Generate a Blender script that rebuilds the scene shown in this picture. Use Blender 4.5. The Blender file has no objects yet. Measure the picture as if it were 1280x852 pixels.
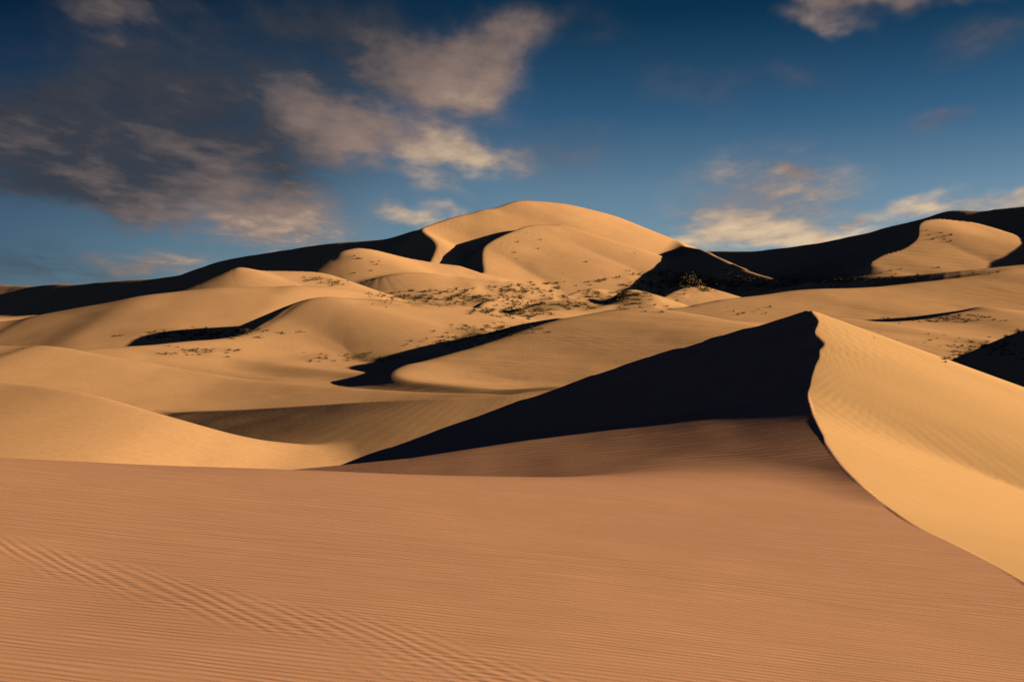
import bpy, math, random
import numpy as np

S = bpy.context.scene
R = math.radians
# ------------------------------------------------------------------ camera
FPX = 1280 * 40 / 36.0
cd = bpy.data.cameras.new("camera")
cd.lens = 40
cd.sensor_width = 36
cd.clip_start = 0.1
cd.clip_end = 30000
cam = bpy.data.objects.new("camera", cd)
S.collection.objects.link(cam)
cam.location = (0, 0, 0)
cam.rotation_euler = (R(90), 0, 0)
S.camera = cam
# ------------------------------------------------------------------ sun, exposure
SUN_EL = R(12.6)
SUN_AZ = R(89.0)          # clockwise from the view direction (+Y): from the right
SUN_DIR = np.array([math.cos(SUN_EL) * math.sin(SUN_AZ), math.cos(SUN_EL) * math.cos(SUN_AZ), math.sin(SUN_EL)])
sl = bpy.data.lights.new("sun", "SUN")
sl.energy = 5.0
sl.angle = R(0.5)
sl.color = (1.0, 0.78, 0.485)
so = bpy.data.objects.new("sun", sl)
S.collection.objects.link(so)
so.location = (400, -50, 200)
so.rotation_euler = (R(90) - SUN_EL, 0, math.pi - SUN_AZ)
S.view_settings.view_transform = "Standard"
S.view_settings.look = "None"
S.view_settings.gamma = 1
S.view_settings.use_curve_mapping = False
S.view_settings.exposure = 1.28
S.cycles.diffuse_bounces = 0
S.cycles.max_bounces = 4
# ------------------------------------------------------------------ sky
W = bpy.data.worlds.new("World")
S.world = W
W.use_nodes = True
nt = W.node_tree
nt.nodes.clear()


def nd(t, typ, **kw):
    n = t.nodes.new(typ)
    for k, v in kw.items():
        setattr(n, k, v)
    return n


wout = nd(nt, "ShaderNodeOutputWorld")
bg = nd(nt, "ShaderNodeBackground")
bg.inputs[1].default_value = 0.05
sky = nd(nt, "ShaderNodeTexSky")
sky.sky_type = "NISHITA"
sky.sun_disc = False
sky.sun_elevation = SUN_EL
sky.sun_rotation = SUN_AZ
sky.air_density = 0.7
sky.dust_density = 0.2
sky.ozone_density = 6
sky.altitude = 1500


def vm(op, a=None, b=None, scale=None):
    n = nd(nt, "ShaderNodeVectorMath", operation=op)
    for i, v in enumerate((a, b)):
        if v is None: continue
        if hasattr(v, "links"): nt.links.new(v, n.inputs[i])
        else: n.inputs[i].default_value = v
    if scale is not None: n.inputs["Scale"].default_value = scale
    return n


def ma(op, a=None, b=None, c=None):
    n = nd(nt, "ShaderNodeMath", operation=op)
    for i, v in enumerate((a, b, c)):
        if v is None: continue
        if hasattr(v, "links"): nt.links.new(v, n.inputs[i])
        else: n.inputs[i].default_value = v
    return n.outputs[0]


def ramp(t, stops, fac):
    r = nd(t, "ShaderNodeValToRGB")
    e = r.color_ramp.elements
    while len(e) < len(stops): e.new(0.5)
    for q_, (p_, c_) in zip(e, stops):
        q_.position = p_; q_.color = (*c_, 1)
    t.links.new(fac, r.inputs[0])
    return r.outputs[0]


wtc = nd(nt, "ShaderNodeTexCoord")
dirv = wtc.outputs["Generated"]
sep = nd(nt, "ShaderNodeSeparateXYZ")
nt.links.new(dirv, sep.inputs[0])
grade = ramp(nt, [(0.0, (1.5, .92, .60)), (0.08, (1.75, 1.07, .64)), (0.13, (1.6, 1.0, .6)), (0.196, (.56, .60, .45)), (0.275, (.085, .25, .215)), (0.34, (.07, .16, .16)), (0.46, (.24, .18, .24)), (0.7, (.38, .22, .30)), (1.0, (.38, .22, .30))], sep.outputs[2])
sm = nd(nt, "ShaderNodeMix", data_type="RGBA", blend_type="MULTIPLY")
sm.inputs[0].default_value = 1
nt.links.new(sky.outputs[0], sm.inputs[6]); nt.links.new(grade, sm.inputs[7])
# the sky deepens away from the sun, as through a polarising filter
azr = ramp(nt, [(0.0, (.27, .31, .38)), (0.28, (.28, .33, .41)), (0.42, (.74, .78, .82)), (0.5, (1, 1, 1))], ma("MULTIPLY_ADD", sep.outputs[0], 0.5, 0.5))
sm0 = sm
sm = nd(nt, "ShaderNodeMix", data_type="RGBA", blend_type="MULTIPLY")
sm.inputs[0].default_value = 1
nt.links.new(sm0.outputs[2], sm.inputs[6]); nt.links.new(azr, sm.inputs[7])
# clouds: soft banks at fixed places in the sky, broken up by noise on a high flat layer
zc_ = ma("ADD", ma("MAXIMUM", sep.outputs[2], 0.0), 0.10)
inv = ma("DIVIDE", 1.0, zc_)
flat = nd(nt, "ShaderNodeVectorMath", operation="SCALE")
nt.links.new(dirv, flat.inputs[0]); nt.links.new(inv, flat.inputs["Scale"])


def wnoise(vec, scale, detail, rough=0.55):
    n = nd(nt, "ShaderNodeTexNoise")
    n.inputs["Scale"].default_value = scale; n.inputs["Detail"].default_value = detail; n.inputs["Roughness"].default_value = rough
    nt.links.new(vec, n.inputs["Vector"])
    return n


nw = wnoise(dirv, 9.0, 4)
wv = vm("SUBTRACT", nw.outputs["Color"], (.5, .5, .5))
wv2 = nd(nt, "ShaderNodeVectorMath", operation="SCALE")
nt.links.new(wv.outputs[0], wv2.inputs[0]); wv2.inputs["Scale"].default_value = 0.07
wd = vm("ADD", dirv, wv2.outputs[0]).outputs[0]
from mathutils import Matrix, Vector
CL = [  # px, py, half width, half height, clockwise tilt, density, light
    (175, 180, 220, 66, 6, 1.5, .32), (150, 165, 270, 95, 5, .6, .24), (300, 210, 70, 28, 18, .6, .62), (335, 275, 125, 42, 6, 1.1, .73), (185, 322, 75, 16, 3, .85, .74),
    (150, 262, 70, 18, 10, .6, .50), (415, 148, 85, 52, 8, 1.05, .66), (540, 95, 105, 48, 20, 1.0, .62), (595, 105, 60, 40, 0, .6, .80), (620, 50, 60, 42, 0, .7, .58),
    (510, 165, 90, 32, 12, .8, .72), (580, 197, 80, 24, 6, .95, .86), (535, 225, 60, 13, 15, .5, .8), (510, 268, 46, 15, 12, .85, .86),
    (555, 258, 28, 11, 18, .75, .88), (60, 222, 100, 22, 8, .5, .3), (400, 60, 160, 50, 5, .6, .22), (155, 8, 75, 22, 0, .7, .42),
    (220, 82, 80, 36, 12, .5, .38), (60, 335, 120, 30, 0, .45, .22), (250, 90, 260, 60, 5, .35, .12), (430, 20, 220, 40, 0, .4, .10), (590, 62, 70, 40, 0, .5, .62),
    (1115, 8, 95, 17, 6, .85, .66), (1038, 34, 55, 11, 8, .75, .70), (1060, 6, 60, 18, 0, .5, .5), (1180, 148, 36, 14, -8, .7, .55), (930, 298, 85, 22, -3, .95, 1.04),
    (1005, 300, 80, 17, 0, .75, .95), (985, 214, 26, 12, 0, .6, .72), (955, 252, 120, 58, -12, .85, .74), (1150, 270, 80, 17, -9, .85, .92),
    (1280, 248, 60, 15, -10, .85, .86), (870, 110, 65, 34, 10, .42, .45), (715, 190, 90, 40, 0, .36, .45), (730, 40, 80, 36, 0, .36, .35),
    (1060, 275, 22, 7, 0, .7, .8), (1230, 60, 60, 20, -10, .35, .4), (1000, 90, 90, 22, 0, .3, .4)]
dsum = None; lsum = None
for (px, py, rx, ry, rot, amp, lit) in CL:
    c = Vector(((px - 640) / FPX, 1, (426 - py) / FPX)).normalized()
    rt = Vector((0, 0, 1)).cross(c) * -1; rt.normalize(); up = rt.cross(c)
    a_ = R(-rot)
    r2 = rt * math.cos(a_) + up * math.sin(a_); u2 = up * math.cos(a_) - rt * math.sin(a_)
    mt = Matrix((r2, c, u2)).transposed()
    mp = nd(nt, "ShaderNodeMapping", vector_type="TEXTURE")
    mp.inputs["Location"].default_value = c; mp.inputs["Rotation"].default_value = mt.to_euler("XYZ")
    mp.inputs["Scale"].default_value = (1.5 * rx / FPX, 0.3, 1.5 * ry / FPX)
    nt.links.new(wd, mp.inputs[0])
    ln = vm("LENGTH", mp.outputs[0]).outputs["Value"]
    mr_ = nd(nt, "ShaderNodeMapRange", interpolation_type="SMOOTHSTEP")
    mr_.inputs[1].default_value = 1.0; mr_.inputs[2].default_value = 0.0; mr_.inputs[3].default_value = 0; mr_.inputs[4].default_value = amp
    nt.links.new(ln, mr_.inputs[0])
    dsum = ma("ADD", mr_.outputs[0], dsum if dsum is not None else 0.0)
    lsum = ma("MULTIPLY_ADD", mr_.outputs[0], lit, lsum if lsum is not None else 0.0)
stretch = nd(nt, "ShaderNodeMapping")
stretch.inputs["Rotation"].default_value = (0, 0, R(-25)); stretch.inputs["Scale"].default_value = (1.0, 0.55, 1.0)
nt.links.new(flat.outputs[0], stretch.inputs[0])
fb = wnoise(stretch.outputs[0], 3.2, 9, 0.6).outputs[0]
fb2 = wnoise(stretch.outputs[0], 9.0, 6, 0.6).outputs[0]
fine = ma("MULTIPLY_ADD", ma("MULTIPLY_ADD", fb2, 0.6, fb), 1.9, -1.52)
litn = ma("DIVIDE", lsum, ma("MAXIMUM", dsum, 0.05))
dcl = ma("MINIMUM", dsum, 1.3)
dens = ma("ADD", ma("MULTIPLY", dcl, 0.85), ma("MULTIPLY", fine, ma("MINIMUM", ma("MULTIPLY", dcl, 1.4), 0.8)))
cover = nd(nt, "ShaderNodeMapRange", interpolation_type="SMOOTHSTEP")
cover.inputs[1].default_value = 0.0; cover.inputs[2].default_value = 1.1; cover.inputs[3].default_value = 0; cover.inputs[4].default_value = .93
nt.links.new(dens, cover.inputs[0])
litv = ma("ADD", litn, ma("MULTIPLY", fine, 0.28))
ccol = ramp(nt, [(0.0, (.006, .014, .026)), (0.3, (.028, .030, .038)), (0.7, (.185, .130, .106)), (1.0, (.46, .34, .22))], litv)
csc = nd(nt, "ShaderNodeVectorMath", operation="SCALE")
csc.inputs["Scale"].default_value = 0.66 / 0.05
nt.links.new(ccol, csc.inputs[0])
cm = nd(nt, "ShaderNodeMix", data_type="RGBA")
nt.links.new(cover.outputs[0], cm.inputs[0]); nt.links.new(sm.outputs[2], cm.inputs[6]); nt.links.new(csc.outputs[0], cm.inputs[7])
nt.links.new(cm.outputs[2], bg.inputs[0])
nt.links.new(bg.outputs[0], wout.inputs[0])

# ------------------------------------------------------------------ helpers


def setp(o, label=None, cat=None, group=None, kind=None):
    if label: o["label"] = label
    if cat: o["category"] = cat
    if group: o["group"] = group
    if kind: o["kind"] = kind


def P(px, py, Y):
    return ((px - 640) / FPX * Y, Y, (426 - py) / FPX * Y)


def catmull(pts, sub):
    p = np.array(pts, float)
    p = np.vstack([2 * p[0] - p[1], p, 2 * p[-1] - p[-2]])
    out = []
    for i in range(1, len(p) - 2):
        a, b, c, d = p[i - 1], p[i], p[i + 1], p[i + 2]
        for t in np.linspace(0, 1, sub, endpoint=False):
            out.append(0.5 * ((2 * b) + (c - a) * t + (2 * a - 5 * b + 4 * c - d) * t * t + (3 * b - a - 3 * c + d) * t ** 3))
    out.append(p[-2])
    return np.array(out)


_rng = np.random.RandomState(7)
_LAT = _rng.rand(256, 256).astype(np.float32)


def vnoise(x, y):
    xi = np.floor(x).astype(np.int64); yi = np.floor(y).astype(np.int64)
    fx = (x - xi).astype(np.float32); fy = (y - yi).astype(np.float32)
    fx = fx * fx * fx * (fx * (fx * 6 - 15) + 10); fy = fy * fy * fy * (fy * (fy * 6 - 15) + 10)
    x0 = xi & 255; x1 = (xi + 1) & 255; y0 = yi & 255; y1 = (yi + 1) & 255
    a = _LAT[x0, y0]; b = _LAT[x1, y0]; c = _LAT[x0, y1]; d = _LAT[x1, y1]
    return (a + (b - a) * fx) * (1 - fy) + (c + (d - c) * fx) * fy - 0.5


def smax(a, b, k):
    h = np.maximum(k - np.abs(a - b), 0) / k
    return np.maximum(a, b) + h * h * k * 0.25


# ------------------------------------------------------------------ terrain grid
U_IN = 0.49
uc = np.concatenate([-U_IN - np.linspace(0, 1, 80)[:0:-1] ** 1.4 * 0.7, np.linspace(-U_IN, U_IN, 1030), U_IN + np.linspace(0, 1, 80)[1:] ** 1.4 * 0.7])
yr = np.concatenate([np.geomspace(3, 8, 24, endpoint=False), np.geomspace(8, 70, 400, endpoint=False),
                     np.geomspace(70, 1000, 560, endpoint=False), np.geomspace(1000, 1500, 160, endpoint=False),
                     np.geomspace(1500, 9000, 24)])
UU, YY = np.meshgrid(uc.astype(np.float32), yr.astype(np.float32))
XX = UU * YY
NR, NC = XX.shape

VY = [3, 30, 60, 90, 110, 150, 200, 260, 330, 420, 520, 650, 800, 1000, 1500, 9000]
VZ = [-5, -5.5, -7.5, -10.5, -10.5, -7.5, -6.5, -3, 1, 8, 16, 26, 33, 38, 38, -20]
Z = np.interp(np.log(YY), np.log(VY), VZ).astype(np.float32)
Z += 0.045 * np.minimum(XX, 0) * np.clip((YY - 150) / 200, 0, 1) * np.clip((9000 - YY) / 6000, 0, 1)
Z += vnoise(XX / 60 + 3, YY / 60 + 9) * np.clip(YY / 100, 0, 3)
OWN = np.zeros(XX.shape, np.int16)
NAMES = {0: ("valley_floor", "rolling sand floor between the dunes")}

# foreground sand
BR = [(1850, 1150, 7.6), (1500, 880, 12.4), (1280, 728, 19.0), (1200, 685, 22.5), (1143, 656, 25.3), (1100, 626, 29.2), (1068, 598, 32.8), (1045, 572, 36),
      (1028, 544, 39.2), (1017, 517, 42.6), (1013, 490, 44.9), (1016, 465, 46.9), (1021, 440, 49.1), (1021, 412, 51.9), (1012, 387, 55)]
brc = catmull([P(*b_) for b_ in BR], 8)
brx = brc[:, 0]; bry = brc[:, 1]
xb = np.interp(YY, bry, brx)
fore = -3.3 - 0.087 * XX
q = YY - (28.5 + 0.417 * XX)
fk = np.clip((9.0 - XX) / 13, 0, 1)
fore = fore - 0.22 * (0.05 + 0.95 * fk * fk * (3 - 2 * fk)) * np.logaddexp(0, q / 0.8) * 0.8 - 0.5 * np.logaddexp(0, (YY - 45) / 1.0)
fore = fore - 0.6 * np.maximum(XX - xb, 0)
fore += vnoise(XX / 7 + 1, YY / 7 + 5) * 0.12 + vnoise(XX / 2.6, YY / 2.6) * 0.015
Z0 = Z
Z = smax(Z, fore.astype(np.float32), 0.5)
OWN[fore > Z0] = 1
NAMES[1] = ("sand_plain", "rippled reddish foreground sand sloping gently to the right")


def ridge(own, pts, mL=0.5, mR=0.25, H=1e6, HR=None, rnd=0.0, k=1.0, sub=6, reach=None, warp=None, lam=0.15):
    """height field of one dune crest: steepness mL on its left/far hand, mR on its right/near hand"""
    global Z, OWN
    HR = HR or H
    full = []
    for p in pts:
        x, y, z = P(*p[:3])
        full.append((x, y, z, p[3] if len(p) > 3 else mL, p[4] if len(p) > 4 else mR))
    c = catmull(full, sub)
    c[:, 3:] = np.maximum(c[:, 3:], 0.02)
    if reach is None:
        reach = 60 + 0.6 * c[:, 1].max()
    y0, y1 = c[:, 1].min() - reach, c[:, 1].max() + reach
    r0 = max(np.searchsorted(yr, y0) - 1, 0); r1 = min(np.searchsorted(yr, y1) + 1, NR)
    xs, ys = XX[r0:r1], YY[r0:r1]
    m = (xs > c[:, 0].min() - reach) & (xs < c[:, 0].max() + reach)
    x = xs[m]; y = ys[m]
    if warp is not None:
        x = x + warp(x, y)
    x = x.astype(np.float32); y = y.astype(np.float32)
    seg = c.astype(np.float32)
    dm = np.full(x.shape, 1e12, np.float32)
    for i in range(len(seg) - 1):
        ax, ay = seg[i, 0], seg[i, 1]
        dx, dy = seg[i + 1, 0] - ax, seg[i + 1, 1] - ay
        t = np.clip(((x - ax) * dx + (y - ay) * dy) / (dx * dx + dy * dy + 1e-9), 0, 1)
        ex = x - ax - dx * t; ey = y - ay - dy * t
        np.minimum(dm, ex * ex + ey * ey, out=dm)
    dm = np.sqrt(dm)
    zr = np.full(x.shape, -1e6, np.float32)
    for i in range(len(seg) - 1):
        ax, ay = seg[i, 0], seg[i, 1]
        dx, dy = seg[i + 1, 0] - ax, seg[i + 1, 1] - ay
        L = math.sqrt(dx * dx + dy * dy) + 1e-6
        dx /= L; dy /= L
        s0 = (x - ax) * dx + (y - ay) * dy
        cr = dx * (y - ay) - dy * (x - ax)
        mm = np.where(cr > 0, seg[i, 3], seg[i, 4]) + lam
        g = (seg[i + 1, 2] - seg[i, 2]) / L
        sh = g / np.sqrt(np.maximum(mm * mm - g * g, 0.0025 * mm * mm))
        s_ = np.clip(s0 + np.abs(cr) * sh, 0, L)
        rho = np.sqrt((s0 - s_) ** 2 + cr * cr)
        w = np.clip(cr / np.maximum(np.sqrt((s0 - np.clip(s0, 0, L)) ** 2 + cr * cr), 1e-5), -1, 1) * 0.5 + 0.5
        f = s_ / L
        ml = seg[i, 3] + (seg[i + 1, 3] - seg[i, 3]) * f
        mr = seg[i, 4] + (seg[i + 1, 4] - seg[i, 4]) * f
        rr = np.sqrt(rho * rho + rnd * rnd) - rnd if rnd else rho
        dl = H * (1 - np.exp(-ml * rr / H)) if H < 1e5 else ml * rr
        dr = HR * (1 - np.exp(-mr * rr / HR)) if HR < 1e5 else mr * rr
        zz = seg[i, 2] + g * s_ - (dr * (1 - w) + dl * w) - lam * (rho - dm)
        np.maximum(zr, zz, out=zr)
    zo = Z[r0:r1][m]
    z = smax(zo, zr, k)
    a = Z[r0:r1]; a[m] = z
    o = OWN[r0:r1]; om = o[m]; om[zr > zo] = own; o[m] = om


def merge(own, z, k, m=None):
    global Z, OWN
    OWN = np.where(z > Z, own, OWN).astype(np.int16)
    Z = smax(Z, z.astype(np.float32), k)


def graph(own, pts, near=0.15, far=0.35, k=1.0, rnd=0.0, ends=0.3, H=1e6):
    """crest that crosses the view: height falls by 'near' per metre towards the camera side, 'far' beyond"""
    c = catmull([P(*p[:3]) + ((p[3],) if len(p) > 3 else (near,)) for p in pts], 14)
    yc = np.interp(XX, c[:, 0], c[:, 1]); zc = np.interp(XX, c[:, 0], c[:, 2]); nm = np.interp(XX, c[:, 0], c[:, 3])
    out = np.maximum(c[0, 0] - XX, 0) + np.maximum(XX - c[-1, 0], 0)
    d = yc - YY
    rr = np.sqrt(d * d + rnd * rnd) - rnd
    dn = nm * rr if H > 1e5 else H * (1 - np.exp(-nm * rr / H))
    merge(own, zc - np.where(d > 0, dn, far * rr) - ends * out, k)


LOBE_PY = [300, 383, 388, 402, 410, 418, 424, 431, 438, 447, 455, 473, 487, 505, 517, 530, 545, 552, 575, 600, 700]
LOBE_PX = [0, -3, 1, 6, 0, -5, 3, 12, 3, 5, 2, -1, -3, -1, 0, 0, 1, -1, 0, 0, 0]
PYs = np.array([b_[1] for b_ in BR][::-1], float); Ys_ = np.array([b_[2] for b_ in BR][::-1], float)
LOBE_Y = np.interp(LOBE_PY, PYs, Ys_)


def near_warp(x, y):
    d = x - np.interp(y, bry, brx)
    lobes = np.interp(y, LOBE_Y[::-1], np.array(LOBE_PX)[::-1] / FPX) * y
    lobes = lobes + vnoise(y / 0.8 + 1, y * 0 + 8.5) * 0.10 * np.clip((y - 41) / 4, 0, 1)
    return (-lobes * np.exp(-np.abs(d) / 1.8)).astype(np.float32)


brs = []
for (a, b, c_) in BR:
    mr = np.interp(c_, [6, 22, 34, 45, 55], [0.15, 0.17, 0.26, 0.36, 0.38])
    brs.append((a, b, c_, .9, mr))
D = []
def dune(i, name, label, *ridges):
    NAMES[i] = (name, label)
    for r in ridges:
        r = dict(r); pts = r.pop("pts"); ridge(i, pts, **r)

NAMES[3] = ("sand_dune", "bright pale dune slope at left behind the foreground rim")
graph(3, [(-300, 440, 97), (-100, 466, 90), (0, 478, 87), (100, 492, 83), (200, 519, 79), (300, 546, 79), (370, 556, 81), (460, 560, 84), (560, 575, 88)], near=.12, far=.3, k=.6, rnd=1)
NAMES[4] = ("sand_dune", "long smooth lit dune at left ending in the shaded basin")
graph(4, [(-250, 425, 155), (0, 432, 150), (60, 432, 148), (130, 443, 145), (220, 458, 142), (300, 472, 138), (400, 482, 132), (500, 488, 126), (600, 490, 120), (660, 495, 116)], near=.13, far=.35, k=1.5, rnd=2)
dune(4, "sand_dune", "long smooth lit dune at left ending in the shaded basin",
     dict(pts=[(100, 519, 128), (150, 518, 122, .04, .218), (205, 517, 114, .04, .218), (300, 512, 106, .04, .218), (380, 508, 100, .04, .218), (500, 502, 94, .04, .22), (620, 497, 92, .04, .23), (690, 493, 92, .04, .23), (760, 488, 92, .04, .23)], mL=.04, mR=.4, H=6, HR=2e5, k=.4, sub=10))
dune(5, "sand_dune", "rounded lit dune with a blunt nose in the middle",
     dict(pts=[(700, 488, 146), (620, 489, 150), (560, 482, 157), (510, 473, 165), (498, 464, 173), (510, 456, 180), (540, 449, 187), (600, 432, 198), (640, 419, 206), (700, 400, 218), (745, 390, 226), (790, 385, 234), (830, 388, 240), (880, 398, 246), (940, 402, 250), (1000, 404, 252)], mL=.5, mR=.14, rnd=2, k=2, lam=.5))
dune(6, "sand_dune", "broad lit dune left of centre with a dark hollow below it",
     dict(pts=[(60, 440, 200), (150, 434, 210), (200, 430, 217), (300, 419, 238), (345, 398, 255), (390, 373, 272), (450, 373, 284), (540, 378, 300), (600, 386, 314), (660, 398, 326), (700, 405, 335)], mL=.45, mR=.22, rnd=2, k=3, sub=12))
NAMES[7] = ("sand_dune", "long lit dune under the dark skyline ridge at left")
graph(7, [(-200, 415, 290), (0, 402, 300), (60, 392, 305), (130, 380, 312), (180, 370, 318), (230, 364, 325), (280, 360, 331), (340, 358, 338), (380, 357, 344), (430, 362, 352), (490, 372, 362)], near=.25, far=.4, k=4, rnd=4)
dune(8, "sand_dune", "thin curved dune in front of the dark skyline ridge",
     dict(pts=[(285, 347, 450), (297, 334, 452), (330, 338, 462), (400, 341, 478), (440, 356, 488)], mL=.5, mR=.3, rnd=2, k=3))
dune(9, "sand_dune", "small lit dune with a hooked nose below the summit",
     dict(pts=[(416, 348, 560), (421, 320, 565), (440, 311, 575), (460, 312, 585), (500, 322, 600), (540, 329, 612), (570, 333, 620)], mL=.55, mR=.35, rnd=2, k=4, sub=12))
dune(10, "sand_dune", "low lit dune at the foot of the great dune",
     dict(pts=[(440, 362, 520), (480, 346, 528), (520, 341, 540), (600, 348, 556), (650, 352, 570)], mL=.5, mR=.3, rnd=2, k=4))
dune(11, "sand_dune", "great orange summit dune on the skyline",
     dict(pts=[(535, 334, 650), (540, 325, 665), (546, 308, 690), (540, 297, 705), (528, 286, 725), (545, 277, 750), (575, 269, 775), (605, 264, 800), (640, 252, 830), (660, 250, 845), (700, 254, 870), (760, 268, 900), (800, 283, 920), (840, 302, 940), (880, 315, 950)], mL=.7, mR=.4, k=6, rnd=1, sub=10),
     dict(pts=[(607, 352, 610), (604, 330, 640), (604, 312, 668), (612, 303, 685), (645, 289, 725), (665, 283, 750), (700, 281, 775)], mL=.8, mR=.33, k=3, rnd=1, sub=12),
     dict(pts=[(735, 303, 790), (748, 291, 815), (790, 297, 840), (835, 304, 870)], mL=.6, mR=.36, k=3, rnd=1))
dune(12, "sand_ridge", "shaded skyline ridge falling to the left of the great dune",
     dict(pts=[(-250, 345, 1500), (0, 356, 1300), (60, 356, 1250), (120, 354, 1200), (220, 345, 1120), (260, 332, 1080), (300, 322, 1050), (400, 306, 980), (480, 300, 930), (530, 287, 870), (560, 276, 840), (600, 265, 805)], mL=.3, mR=.45, k=6, rnd=6))
dune(13, "sand_ridge", "shaded skyline ridge rising at right",
     dict(pts=[(820, 305, 1250), (880, 313, 1200), (940, 314, 1150), (1000, 307, 1090), (1070, 295, 1020), (1120, 283, 970), (1160, 273, 930), (1190, 265, 900), (1230, 265, 880), (1250, 262, 870), (1290, 257, 850), (1400, 247, 770), (1600, 265, 720)], mL=.3, mR=.45, k=6, rnd=6),
     dict(pts=[(1425, 249, 678), (1432, 270, 620), (1445, 288, 570), (1470, 310, 540)], mL=.3, mR=.3, k=6, rnd=3),  # out-of-frame hump raised to cast shade on the curled dune
     dict(pts=[(848, 306, 860), (858, 309, 790), (873, 312, 730), (889, 318, 690), (905, 326, 655), (930, 336, 625), (965, 346, 595), (985, 354, 580)], mL=.7, mR=.42, k=5, rnd=1.5, sub=10))
dune(14, "sand_dune", "lit orange dune with a curled brink on the dark right ridge",
     dict(pts=[(1088, 326, 572), (1105, 316, 585), (1130, 308, 598), (1147, 295, 616), (1150, 281, 634), (1165, 276, 647), (1190, 277, 660), (1230, 283, 673), (1262, 308, 678), (1275, 325, 679)], mL=.6, mR=.35, k=5, sub=14))
dune(15, "sand_dune", "long rippled lit dune across the right side",
     dict(pts=[(820, 392, 380), (845, 385, 390), (900, 375, 410), (960, 368, 430), (1000, 362, 445), (1100, 358, 475), (1200, 347, 505), (1250, 340, 520), (1300, 336, 535), (1500, 320, 580)], mL=.35, mR=.18, rnd=3, k=4))
dune(16, "sand_dune", "shaded low dune below the right skyline ridge",
     dict(pts=[(930, 360, 590), (1000, 352, 572), (1100, 346, 548), (1200, 338, 530), (1290, 330, 540)], mL=.3, mR=.4, rnd=2, k=4))
dune(17, "sand_dune", "lit dune behind the right flank of the near dune",
     dict(pts=[(1000, 398, 270), (1040, 396, 276), (1100, 401, 285), (1160, 398, 300), (1220, 388, 318), (1290, 385, 335), (1450, 370, 360)], mL=.4, mR=.15, rnd=2, k=3))
dune(18, "sand_dune", "dark shaded dune at the right edge behind the near dune",
     dict(pts=[(1100, 490, 160), (1165, 460, 150), (1200, 446, 142), (1280, 411, 128), (1400, 395, 112), (1600, 420, 100)], mL=.4, mR=.45, k=2))
dune(23, "sand_dune", "thin swell added to make a shadow line between the right lit dunes",
     dict(pts=[(1085, 400, 350), (1130, 396.5, 340), (1180, 391, 329), (1225, 385, 320)], mL=.12, mR=.42, rnd=2, k=2, sub=10))  # swell added so its left-facing side darkens the trough
dune(22, "sand_dune", "low ridge added to shade the foot of the broad lit dune above the long left dune",
     dict(pts=[(230, 443, 226), (290, 450, 217), (340, 456, 209), (400, 462, 200), (460, 467, 191), (500, 470, 184)], mL=.1, mR=.34, rnd=5, k=1.5, sub=10))  # ridge put in for its dark side, a shade band along the foot
dune(20, "sand_dune", "low hummock added to make the shadow behind the rounded middle dune",
     dict(pts=[(530, 440, 265), (560, 431, 258), (600, 419, 249), (640, 408, 240), (668, 402, 234), (700, 397, 228)], mL=.3, mR=.5, rnd=1, k=2, sub=10))  # invented ridge; its dark slope stands in for the middle dune's cast shade
dune(21, "sand_dune", "little lit hummocks in the shrubby hollow below the great dune",
     dict(pts=[(596, 388, 400), (615, 372, 420), (650, 374, 440), (690, 380, 455)], mL=.6, mR=.3, rnd=1, k=2),
     dict(pts=[(640, 392, 380), (668, 379, 400), (720, 372, 430), (745, 375, 445)], mL=.6, mR=.3, rnd=1, k=2),
     dict(pts=[(700, 372, 560), (735, 360, 590), (780, 362, 610)], mL=.6, mR=.3, rnd=1, k=2),
     dict(pts=[(820, 378, 510), (843, 364, 535), (870, 357, 560), (900, 363, 575)], mL=.5, mR=.3, rnd=1, k=2))
dune(19, "sand_dune", "small pointed lit dune in the shrubby hollow",
     dict(pts=[(738, 390, 405), (765, 380, 420), (793, 362, 440), (835, 379, 470)], mL=.5, mR=.35, rnd=1.5, k=3))
wx = XX + near_warp(XX.ravel(), YY.ravel()).reshape(XX.shape)
side = np.maximum(wx - xb, 0) * 3
arm = 55.2 - 0.08 * (XX - 14.4) + vnoise(XX / 1.1, XX * 0 + 3) * 0.25
pl = 1.48 - 0.06 * np.maximum(5.5 - XX, 0) + 0.32 * (wx - 14.4) + 0.267 * (YY - 55) - 0.62 * np.maximum(YY - arm, 0)
apk = np.clip((YY - 36) / 9, 0, 1)
gxr = 0.12 + 0.06 * apk * apk * (3 - 2 * apk)
xr = wx - 5.3
ap = -3.52 + 0.09 * xr + (gxr - 0.09) * np.logaddexp(0, xr / 1.2) * 1.2 + 0.07 * (YY - 46.9)
cut = 0.5 * np.maximum(-9.5 - XX, 0)
ye = 44.5 + 0.35 * np.maximum(XX + 4, 0)
ap = ap - 0.45 * np.logaddexp(0, (YY - ye) / 0.5) * 0.5
zb = np.interp(YY, bry, brc[:, 2])
apb = -3.52 + 0.09 * (xb - 5.3) + (gxr - 0.09) * np.logaddexp(0, (xb - 5.3) / 1.2) * 1.2 + 0.07 * (YY - 46.9)
ap = ap + (zb - apb) * np.exp(-np.maximum(xb - wx, 0) / 11.0) * np.clip((47 - YY) / 3, 0, 1) * np.clip((YY - 28) / 2, 0, 1)
left = smax(pl - cut, ap - cut, 0.35) + vnoise(XX / 2.2, YY / 3.1) * 0.04 - side - 1.0 * np.maximum(YY - 55.5, 0) * (XX > xb)
NAMES[2] = ("sand_dune", "tall near dune with a wavy crest, dark left face and bright right face")
merge(2, left, 0.32)
ridge(2, brs, k=.04, sub=6, reach=60, warp=near_warp, rnd=0.03)

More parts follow.
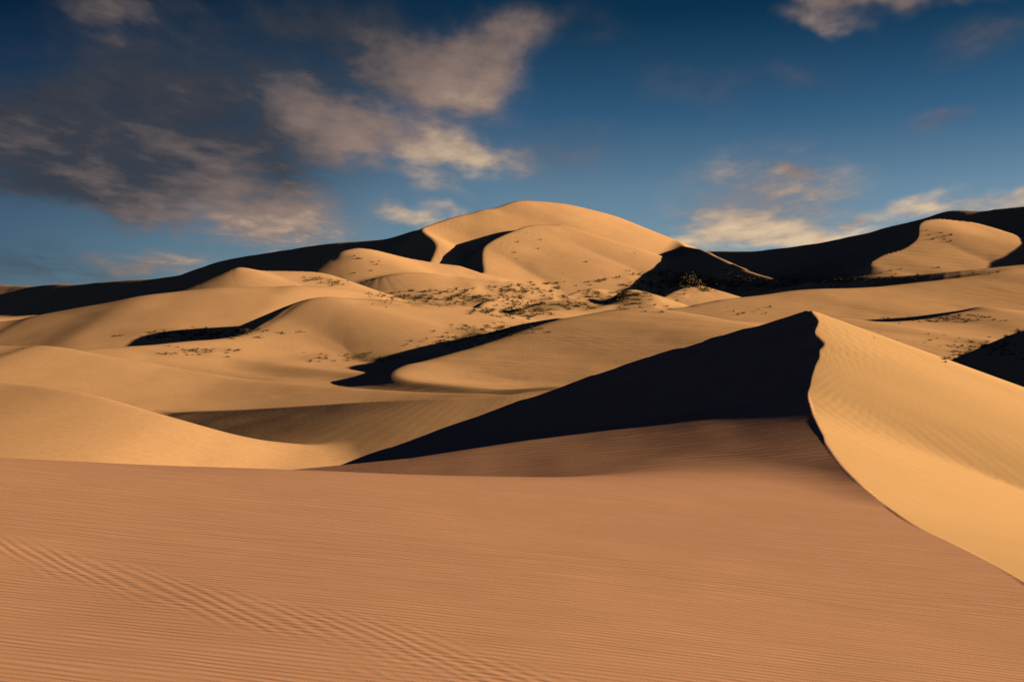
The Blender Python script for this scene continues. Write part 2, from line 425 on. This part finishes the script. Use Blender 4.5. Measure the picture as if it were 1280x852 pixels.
# hummocks of the shrubby hollow and gentle unevenness everywhere
px_ = 640 + FPX * UU
hol = np.clip((YY - 370) / 40, 0, 1) * np.clip((640 - YY) / 60, 0, 1) * np.clip((px_ - 540) / 80, 0, 1) * np.clip((900 - px_) / 60, 0, 1)
Z += (hol * (vnoise(XX / 16, YY / 30) * 1.5 + vnoise(XX / 6 + 4, YY / 12) * 0.5)).astype(np.float32)
midm = np.clip((YY - 62) / 40, 0, 1)
Z += (midm * (vnoise(XX / 22 + 1, YY / 22) * 0.45 + vnoise(XX / 7 + 8, YY / 7 + 3) * 0.11 + np.clip((300 - YY) / 100, 0, 1) * vnoise(XX / 2.7 + 8, YY / 2.7 + 3) * 0.03)).astype(np.float32)
farm = np.clip((YY - 520) / 80, 0, 1)
Z += (farm * (vnoise(XX / 60 + 1, YY / 60) * 2.2 + vnoise(XX / 20 + 5, YY / 20) * 0.45)).astype(np.float32)

PATCH = [  # px, py, half width, half height, clumps, size in px
    (615, 412, 50, 6, 70, (2, 5)), (560, 428, 40, 5, 40, (2, 4)), (250, 418, 70, 5, 60, (2, 5)), (500, 372, 40, 4, 45, (2, 4)),
    (590, 374, 45, 5, 60, (2, 5)), (690, 382, 55, 5, 70, (2, 5)), (640, 364, 40, 4, 45, (2, 4)), (780, 372, 40, 8, 50, (2, 5)),
    (840, 348, 45, 8, 60, (2, 5)), (880, 356, 50, 7, 70, (2, 6)), (960, 354, 60, 6, 60, (2, 5)), (1080, 350, 70, 5, 40, (2, 4)),
    (1230, 436, 50, 10, 60, (2, 6)), (1180, 400, 60, 3, 40, (2, 4)), (540, 380, 70, 3, 40, (1, 3)), (400, 352, 30, 4, 20, (2, 4)),
    (240, 440, 40, 4, 25, (1, 4)), (440, 447, 60, 4, 30, (1, 3)), (660, 390, 30, 4, 40, (2, 4))]
px_ = 640 + FPX * UU; py_ = 426 - FPX * Z / YY
LIT = np.zeros(XX.shape, np.float32)
for (cx, cy, rx, ry, n, size) in PATCH:
    LIT = np.maximum(LIT, np.exp(-((px_ - cx) / (rx * 1.1)) ** 2 - ((py_ - cy) / (ry * 1.3)) ** 2))
LIT *= np.clip((vnoise(XX / 9, YY / 14) + vnoise(XX / 3.5 + 3, YY / 5) * .6) * 2.2 + 0.45, 0, 1) * np.clip((YY - 150) / 50, 0, 1)

# ------------------------------------------------------------------ materials


def sand_mat(name, col, col2, ripples, nscale, grain=60.0, band=None, litter=False):
    """ripples: list of (wavelength, angle, amplitude, mask scale, mask low, mask high)"""
    m = bpy.data.materials.new(name)
    m.use_nodes = True
    t = m.node_tree
    L = t.links.new
    b = t.nodes["Principled BSDF"]
    b.inputs["Roughness"].default_value = 1.0
    b.inputs["Specular IOR Level"].default_value = 0.0
    tc = nd(t, "ShaderNodeTexCoord")

    def mth(op, a, b_=None):
        n = nd(t, "ShaderNodeMath", operation=op)
        for i, v in enumerate((a, b_)):
            if v is None: continue
            if hasattr(v, "links"): L(v, n.inputs[i])
            else: n.inputs[i].default_value = v
        return n.outputs[0]

    def noise(sc, det, vec=None, rough=.55):
        n = nd(t, "ShaderNodeTexNoise")
        n.inputs["Scale"].default_value = sc; n.inputs["Detail"].default_value = det; n.inputs["Roughness"].default_value = rough
        L(vec or tc.outputs["Object"], n.inputs["Vector"])
        return n.outputs[0]
    h = mth("MULTIPLY", noise(grain, 2), 0.002)
    for (lam, ang, amp, ms, lo, hi, *yf) in ripples:
        mp = nd(t, "ShaderNodeMapping")
        mp.inputs["Rotation"].default_value = (0, 0, R(ang))
        mq = nd(t, "ShaderNodeMapping")
        mq.inputs["Scale"].default_value = (.3, 1, 1)
        L(mp.outputs[0], mq.inputs[0])
        L(tc.outputs["Object"], mp.inputs[0])
        w = nd(t, "ShaderNodeTexWave", bands_direction="Y", wave_profile="SIN")
        w.inputs["Scale"].default_value = 2 * math.pi / (20 * lam)
        w.inputs["Distortion"].default_value = 4.5; w.inputs["Detail"].default_value = 1.5
        w.inputs["Detail Scale"].default_value = (1 / (4.0 * lam)) / (2 * math.pi / (20 * lam))
        L(mq.outputs[0], w.inputs["Vector"])
        ms_ = nd(t, "ShaderNodeMapping")
        ms_.inputs["Rotation"].default_value = (0, 0, R(ang + 18)); ms_.inputs["Scale"].default_value = (.4, 1, 1)
        L(tc.outputs["Object"], ms_.inputs[0])
        mr = nd(t, "ShaderNodeMapRange", interpolation_type="SMOOTHSTEP")
        mr.inputs[1].default_value = lo; mr.inputs[2].default_value = hi
        L(noise(ms, 3, ms_.outputs[0]), mr.inputs[0])
        mk = mr.outputs[0]
        if yf:
            sy = nd(t, "ShaderNodeSeparateXYZ")
            L(tc.outputs["Object"], sy.inputs[0])
            yr_ = nd(t, "ShaderNodeMapRange", interpolation_type="SMOOTHSTEP")
            yr_.inputs[1].default_value = yf[0]; yr_.inputs[2].default_value = yf[1]
            L(sy.outputs[1], yr_.inputs[0])
            mk = mth("MULTIPLY", mk, yr_.outputs[0])
        if band and lam == .17:
            dt = nd(t, "ShaderNodeVectorMath", operation="DOT_PRODUCT")
            dt.inputs[1].default_value = (band[0], band[1], 0)
            L(tc.outputs["Object"], dt.inputs[0])
            wob = mth("MULTIPLY", mth("SUBTRACT", noise(.5, 2), .5), 1.6)
            bd = nd(t, "ShaderNodeMapRange", interpolation_type="SMOOTHSTEP")
            bd.inputs[1].default_value = 0.9; bd.inputs[2].default_value = 0.0
            L(mth("ABSOLUTE", mth("ADD", mth("SUBTRACT", dt.outputs["Value"], band[2]), wob)), bd.inputs[0])
            mk = mth("MAXIMUM", mk, bd.outputs[0])
        h = mth("ADD", h, mth("MULTIPLY", mth("MULTIPLY", w.outputs["Fac"], mk), amp))
    bp = nd(t, "ShaderNodeBump")
    bp.inputs["Strength"].default_value = 1.0; bp.inputs["Distance"].default_value = 1.0
    L(h, bp.inputs["Height"]); L(bp.outputs[0], b.inputs["Normal"])
    mx = nd(t, "ShaderNodeMix", data_type="RGBA")
    mx.inputs[6].default_value = (*col, 1); mx.inputs[7].default_value = (*col2, 1)
    L(noise(nscale, 7, None, .6), mx.inputs[0])
    sp = nd(t, "ShaderNodeMix", data_type="RGBA", blend_type="MULTIPLY")
    sp.inputs[0].default_value = 1.0
    spr = ramp(t, [(0.3, (.90, .89, .88)), (0.7, (1.08, 1.08, 1.08))], noise(grain * .7, 5, None, .75))
    L(mx.outputs[2], sp.inputs[6]); L(spr, sp.inputs[7])
    out = sp.outputs[2]
    if litter:      # dead leaves and twigs on the ground among the scrub
        at = nd(t, "ShaderNodeAttribute", attribute_name="litter")
        lm_ = nd(t, "ShaderNodeMix", data_type="RGBA")
        lm_.inputs[7].default_value = (.17, .105, .05, 1)
        L(mth("MULTIPLY", at.outputs["Fac"], 0.85), lm_.inputs[0]); L(out, lm_.inputs[6])
        out = lm_.outputs[2]
    L(out, b.inputs["Base Color"])
    return m


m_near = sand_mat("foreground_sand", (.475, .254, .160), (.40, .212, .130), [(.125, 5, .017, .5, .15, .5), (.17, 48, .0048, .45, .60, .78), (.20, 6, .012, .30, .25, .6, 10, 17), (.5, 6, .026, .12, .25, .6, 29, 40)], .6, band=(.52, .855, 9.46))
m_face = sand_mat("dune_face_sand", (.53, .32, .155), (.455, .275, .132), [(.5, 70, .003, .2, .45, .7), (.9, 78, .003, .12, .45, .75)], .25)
m_far = sand_mat("far_sand", (.49, .29, .15), (.42, .24, .125), [(2.2, 10, .035, .02, .40, .7), (7.0, 14, .13, .006, .42, .7)], .06, 3.0, litter=True)

# ------------------------------------------------------------------ build the sheets, one object per dune
qi = (np.arange(NR - 1)[:, None] * NC + np.arange(NC - 1)[None, :]).ravel()
quad = np.stack([qi, qi + 1, qi + 1 + NC, qi + NC], 1)
fo = OWN[:-1, :-1].ravel()
co = np.stack([XX.ravel(), YY.ravel(), Z.ravel()], 1).astype(np.float32)
for i in sorted(NAMES):
    f = quad[fo == i]
    if not len(f):
        continue
    used, inv = np.unique(f.ravel(), return_inverse=True)
    me = bpy.data.meshes.new(NAMES[i][0])
    me.vertices.add(len(used)); me.vertices.foreach_set("co", co[used].ravel())
    me.loops.add(len(inv)); me.loops.foreach_set("vertex_index", inv.astype(np.int32))
    me.polygons.add(len(f))
    me.polygons.foreach_set("loop_start", np.arange(0, len(inv), 4, dtype=np.int32))
    me.polygons.foreach_set("loop_total", np.full(len(f), 4, np.int32))
    me.polygons.foreach_set("use_smooth", np.ones(len(f), bool))
    me.update()
    at_ = me.attributes.new("litter", "FLOAT", "POINT"); at_.data.foreach_set("value", LIT.ravel()[used].astype(np.float32))
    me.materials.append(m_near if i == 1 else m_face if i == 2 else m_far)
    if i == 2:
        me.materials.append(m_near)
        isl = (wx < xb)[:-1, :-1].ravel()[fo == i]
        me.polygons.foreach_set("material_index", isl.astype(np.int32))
    o = bpy.data.objects.new(NAMES[i][0], me)
    S.collection.objects.link(o)
    setp(o, NAMES[i][1], None, None, "structure")

me = bpy.data.meshes.new("desert_floor")
me.from_pydata([(-15000, -15000, -30), (15000, -15000, -30), (15000, 15000, -30), (-15000, 15000, -30)], [], [(0, 1, 2, 3)])
me.materials.append(m_far)
o = bpy.data.objects.new("desert_floor", me)
S.collection.objects.link(o)
setp(o, "wide desert floor under and beyond the dunes", None, None, "structure")
# ------------------------------------------------------------------ shrubs
rnd_ = random.Random(5)


def leaf_mat(name, a, b):
    m = bpy.data.materials.new(name)
    m.use_nodes = True
    t = m.node_tree
    p = t.nodes["Principled BSDF"]
    p.inputs["Roughness"].default_value = 0.9
    p.inputs["Specular IOR Level"].default_value = 0.1
    tc = nd(t, "ShaderNodeTexCoord")
    n = nd(t, "ShaderNodeTexNoise")
    n.inputs["Scale"].default_value = 5
    t.links.new(tc.outputs["Object"], n.inputs["Vector"])
    mx = nd(t, "ShaderNodeMix", data_type="RGBA")
    mx.inputs[6].default_value = (*a, 1); mx.inputs[7].default_value = (*b, 1)
    t.links.new(n.outputs[0], mx.inputs[0]); t.links.new(mx.outputs[2], p.inputs["Base Color"])
    return m


m_leaf = leaf_mat("shrub_leaf", (.075, .055, .022), (.14, .10, .04))
m_straw = leaf_mat("dry_grass_straw", (.17, .12, .045), (.26, .18, .07))
m_twig = leaf_mat("shrub_twig", (.06, .04, .025), (.10, .07, .04))


def clump(name, r, stems, leaves, leaf_size, mat, spread=0.55, droop=0.25, loose=.09):
    """one bush about a metre tall: forked thin stems from one root with many small leaf blades along them"""
    V = []; F = []; MI = []
    for _ in range(stems):
        az = r.uniform(0, 2 * math.pi); tilt = r.uniform(0.1, spread) * 1.6; ln = r.uniform(.55, 1.0)
        p = Vector((r.uniform(-.03, .03), r.uniform(-.03, .03), -0.08))
        d = Vector((math.cos(az) * math.sin(tilt), math.sin(az) * math.sin(tilt), math.cos(tilt)))
        sd = d.cross(Vector((0, 0, 1)));
        if sd.length < 1e-3: sd = Vector((1, 0, 0))
        sd.normalize(); w = 0.022
        for k in range(3):
            q = p + d * (ln / 3)
            w2 = w * 0.6
            b0 = len(V)
            up = sd.cross(d)
            V += [p + sd * w, p - sd * w * .5 + up * w, p - sd * w * .5 - up * w, q + sd * w2, q - sd * w2 * .5 + up * w2, q - sd * w2 * .5 - up * w2]
            for a_, b_, c_, e_ in ((0, 1, 4, 3), (1, 2, 5, 4), (2, 0, 3, 5)):
                F.append((b0 + a_, b0 + b_, b0 + c_, b0 + e_)); MI.append(0)
            for _l in range(leaves if k else leaves // 3):
                o = p.lerp(q, r.random()) + Vector((r.gauss(0, loose), r.gauss(0, loose), r.gauss(0, loose * .7)))
                o.z = max(o.z, 0.0)
                a1 = Vector((r.gauss(0, 1), r.gauss(0, 1), r.gauss(0.5, 1))).normalized() * leaf_size * r.uniform(.6, 1.3)
                a2 = a1.cross(Vector((r.gauss(0, 1), r.gauss(0, 1), r.gauss(0, 1)))).normalized() * leaf_size * .38
                b1 = len(V)
                V += [o - a1, o + a2, o + a1, o - a2]
                F.append((b1, b1 + 1, b1 + 2, b1 + 3)); MI.append(1)
            p = q; w = w2
            d = (d + Vector((r.gauss(0, .25), r.gauss(0, .25), -droop * r.random()))).normalized()
    me = bpy.data.meshes.new(name)
    me.from_pydata([tuple(v) for v in V], [], F)
    me.materials.append(m_twig); me.materials.append(mat)
    me.polygons.foreach_set("material_index", MI)
    me.update()
    return me


SHRUB = [clump("desert_shrub", rnd_, rnd_.randint(9, 13), 7, .075, m_leaf, rnd_.uniform(.5, .85)) for _ in range(5)]
GRASS = [clump("dry_grass_tuft", rnd_, 14, 4, .09, m_straw, .5, .5, .03) for _ in range(3)]
TWIG = [clump("dry_twig", rnd_, 4, 0, .05, m_leaf, .9, .6) for _ in range(2)]
VV = Z / YY
VMAX = np.maximum.accumulate(VV, axis=0)


def ground_at(px, py):
    """where the sight line through a point of the picture first meets the sand"""
    u = (px - 640) / FPX; v = (426 - py) / FPX
    c = int(np.argmin(np.abs(uc - u)))
    r = int(np.searchsorted(VMAX[:, c], v))
    if r <= 0 or r >= NR: return None
    return float(XX[r, c]), float(yr[r]), float(Z[r, c])


ZONES = [  # x0, x1, y0, y1, slope of the band, count, size in px of the photograph, kind, label, group
    (588, 668, 389, 399, .14, 26, (3, 7), 0, "small dark desert shrub on the right end of the broad lit dune", "shrubs on the broad dune end"),
    (540, 640, 428, 416, 0, 18, (3, 6), 0, "dark shrub along the shaded hollow behind the rounded middle dune", "shrubs in the shaded hollow"),
    (385, 480, 441, 453, 0, 14, (2, 5), 0, "tiny dark shrub low on the face of the broad lit dune", "shrubs low on the broad dune"),
    (200, 300, 434, 446, .05, 12, (2, 5), 0, "tiny dark shrub on the left foot of the broad lit dune", "shrubs at the broad dune foot"),
    (190, 330, 424, 412, -.10, 24, (3, 7), 0, "dark shrub fringing the shaded wedge left of the broad dune", "shrubs fringing the shaded wedge"),
    (480, 600, 362, 376, 0, 26, (2, 6), 0, "small dark shrub in the hollow left below the great dune", "shrubs in the hollow left below the great dune"),
    (600, 740, 352, 386, 0, 40, (2, 7), 0, "small dark shrub in the hollow straight below the great dune", "shrubs in the hollow below the great dune"),
    (740, 860, 350, 392, 0, 24, (3, 7), 0, "small dark shrub around the pointed lit dune", "shrubs around the pointed dune"),
    (600, 860, 352, 392, 0, 26, (2, 5), 1, "golden dry grass tuft in the shrubby hollow", "grass tufts in the hollow"),
    (1155, 1190, 288, 303, 0, 9, (2, 5), 0, "small shrub on the face of the curled dune at right", "shrubs on the curled dune"),
    (1080, 1250, 336, 346, -.03, 9, (2, 6), 0, "dark shrub at the foot of the curled dune at right", "shrubs at the curled dune foot"),
    (880, 1000, 350, 366, 0, 14, (2, 6), 0, "small dark shrub below the shaded right ridge", "shrubs below the shaded right ridge"),
    (895, 970, 384, 395, 0, 9, (2, 5), 1, "golden dry grass tuft behind the peak of the near dune", "grass tufts behind the near dune"),
    (1120, 1240, 396, 403, -.05, 16, (2, 5), 0, "dark shrub in the trough between the right lit dunes", "shrubs in the right trough"),
    (1090, 1250, 412, 440, 0, 12, (1, 3), 0, "tiny shrub on the lit dune behind the near dune", "shrubs on the lit right dune"),
    (1180, 1280, 452, 414, 0, 22, (3, 7), 0, "dark shrub fringing the shaded dune at the right edge", "shrubs on the shaded right dune"),
    (640, 800, 296, 345, 0, 12, (1, 3), 0, "tiny dark shrub on the face of the great dune", "shrubs on the great dune"),
    (425, 480, 320, 345, 0, 8, (2, 4), 0, "tiny dark shrub on the hooked small dune", "shrubs on the hooked dune"),
    (390, 430, 349, 357, .2, 7, (2, 4), 0, "tiny dark shrub on the thin curved dune", "shrubs on the thin curved dune"),
    (10, 60, 428, 438, 0, 6, (1, 3), 0, "tiny dark shrub on the long left dune", "shrubs on the long left dune"),
]
for (x0, x1, y0, y1, sl_, n, size, kind, label, group) in ZONES:
    made = []
    for i in range(n):
        f = rnd_.random()
        px = x0 + (x1 - x0) * f
        if y1 < y0:
            py = y0 + (y1 - y0) * f + rnd_.gauss(0, 1.6)      # a fringe along a line
        else:
            py = rnd_.uniform(y0, y1) + sl_ * (px - (x0 + x1) / 2)
        g = ground_at(px, py)
        if g is None: continue
        sc = rnd_.uniform(*size) * g[1] / FPX
        me = rnd_.choice(GRASS if kind else SHRUB)
        o = bpy.data.objects.new("dry_grass_tuft" if kind else "desert_shrub", me)
        S.collection.objects.link(o)
        o.location = g
        o.rotation_euler = (0, 0, rnd_.uniform(0, 6.28))
        w_ = rnd_.uniform(.9, 1.7)
        o.scale = (sc * w_, sc * w_, sc)
        setp(o, label, "grass" if kind else "shrub", group)
        made.append((o, px, py, sc / g[1]))
    if len(made) > 4:
        left = [*made]
        for word, key in (("largest", lambda q_: -q_[3]), ("leftmost", lambda q_: q_[1]), ("rightmost", lambda q_: -q_[1]), ("highest", lambda q_: q_[2]), ("lowest", lambda q_: -q_[2])):
            b_ = min(left, key=key); left.remove(b_)
            b_[0]["label"] = word + " " + label


def single(name, label, cat, px, py, hpx, mesh, wide=1.0):
    g = ground_at(px, py)
    if g is None: return
    o = bpy.data.objects.new(name, mesh)
    S.collection.objects.link(o)
    o.location = g
    sc = hpx * g[1] / FPX
    o.scale = (sc * wide, sc * wide, sc)
    o.rotation_euler = (0, 0, rnd_.uniform(0, 6.28))
    setp(o, label, cat)


big = clump("desert_bush", rnd_, 26, 12, .07, m_leaf, .75)
single("desert_bush", "large dark bush standing beside a small lit sand knoll below the right ridge", "bush", 864, 358, 22, big, .9)
single("dry_twig", "little dry twig on the ripples at the foot of the near dune", "twig", 754, 578, 4, TWIG[0], 1.6)
single("dry_twig", "tiny dry twig on the open foreground sand left of the near dune", "twig", 533, 600, 4, TWIG[1], 1.2)

# ------------------------------------------------------------------ low scrub that nobody could count
LITE = [clump("scrub_clump", rnd_, 6, 4, .14, m_leaf, .8, .4) for _ in range(3)]
LV = []; LF = []; LM = []
for me in LITE:
    c_ = np.empty(len(me.vertices) * 3, np.float32); me.vertices.foreach_get("co", c_)
    LV.append(c_.reshape(-1, 3))
    f_ = np.empty(len(me.loops), np.int32); me.loops.foreach_get("vertex_index", f_); LF.append(f_)
    m_ = np.empty(len(me.polygons), np.int32); me.polygons.foreach_get("material_index", m_); LM.append(m_)
av = []; af = []; am = []; nv = 0
for (cx, cy, rx, ry, n, size) in PATCH:
    for i in range(n):
        px = cx + rnd_.gauss(0, rx * .6); py = cy + rnd_.gauss(0, ry * .6)
        g = ground_at(px, py)
        if g is None or g[1] < 100: continue
        j = rnd_.randrange(3); sc = rnd_.uniform(*size) * g[1] / FPX; a_ = rnd_.uniform(0, 6.28); w_ = rnd_.uniform(1.2, 2.4)
        v = LV[j]
        x = (v[:, 0] * math.cos(a_) - v[:, 1] * math.sin(a_)) * sc * w_; y = (v[:, 0] * math.sin(a_) + v[:, 1] * math.cos(a_)) * sc * w_
        av.append(np.stack([x + g[0], y + g[1], v[:, 2] * sc + g[2] - .03], 1)); af.append(LF[j] + nv); am.append(LM[j]); nv += len(v)
av = np.concatenate(av).astype(np.float32); af = np.concatenate(af).astype(np.int32); am = np.concatenate(am)
me = bpy.data.meshes.new("scrub")
me.vertices.add(len(av)); me.vertices.foreach_set("co", av.ravel())
me.loops.add(len(af)); me.loops.foreach_set("vertex_index", af)
me.polygons.add(len(af) // 4)
me.polygons.foreach_set("loop_start", np.arange(0, len(af), 4, dtype=np.int32)); me.polygons.foreach_set("loop_total", np.full(len(af) // 4, 4, np.int32))
me.materials.append(m_twig); me.materials.append(m_leaf)
me.polygons.foreach_set("material_index", am)
me.update()
o = bpy.data.objects.new("scrub", me)
S.collection.objects.link(o)
setp(o, "dark low scrub mottling the hollows and shaded feet of the distant dunes", "scrub", None, "stuff")
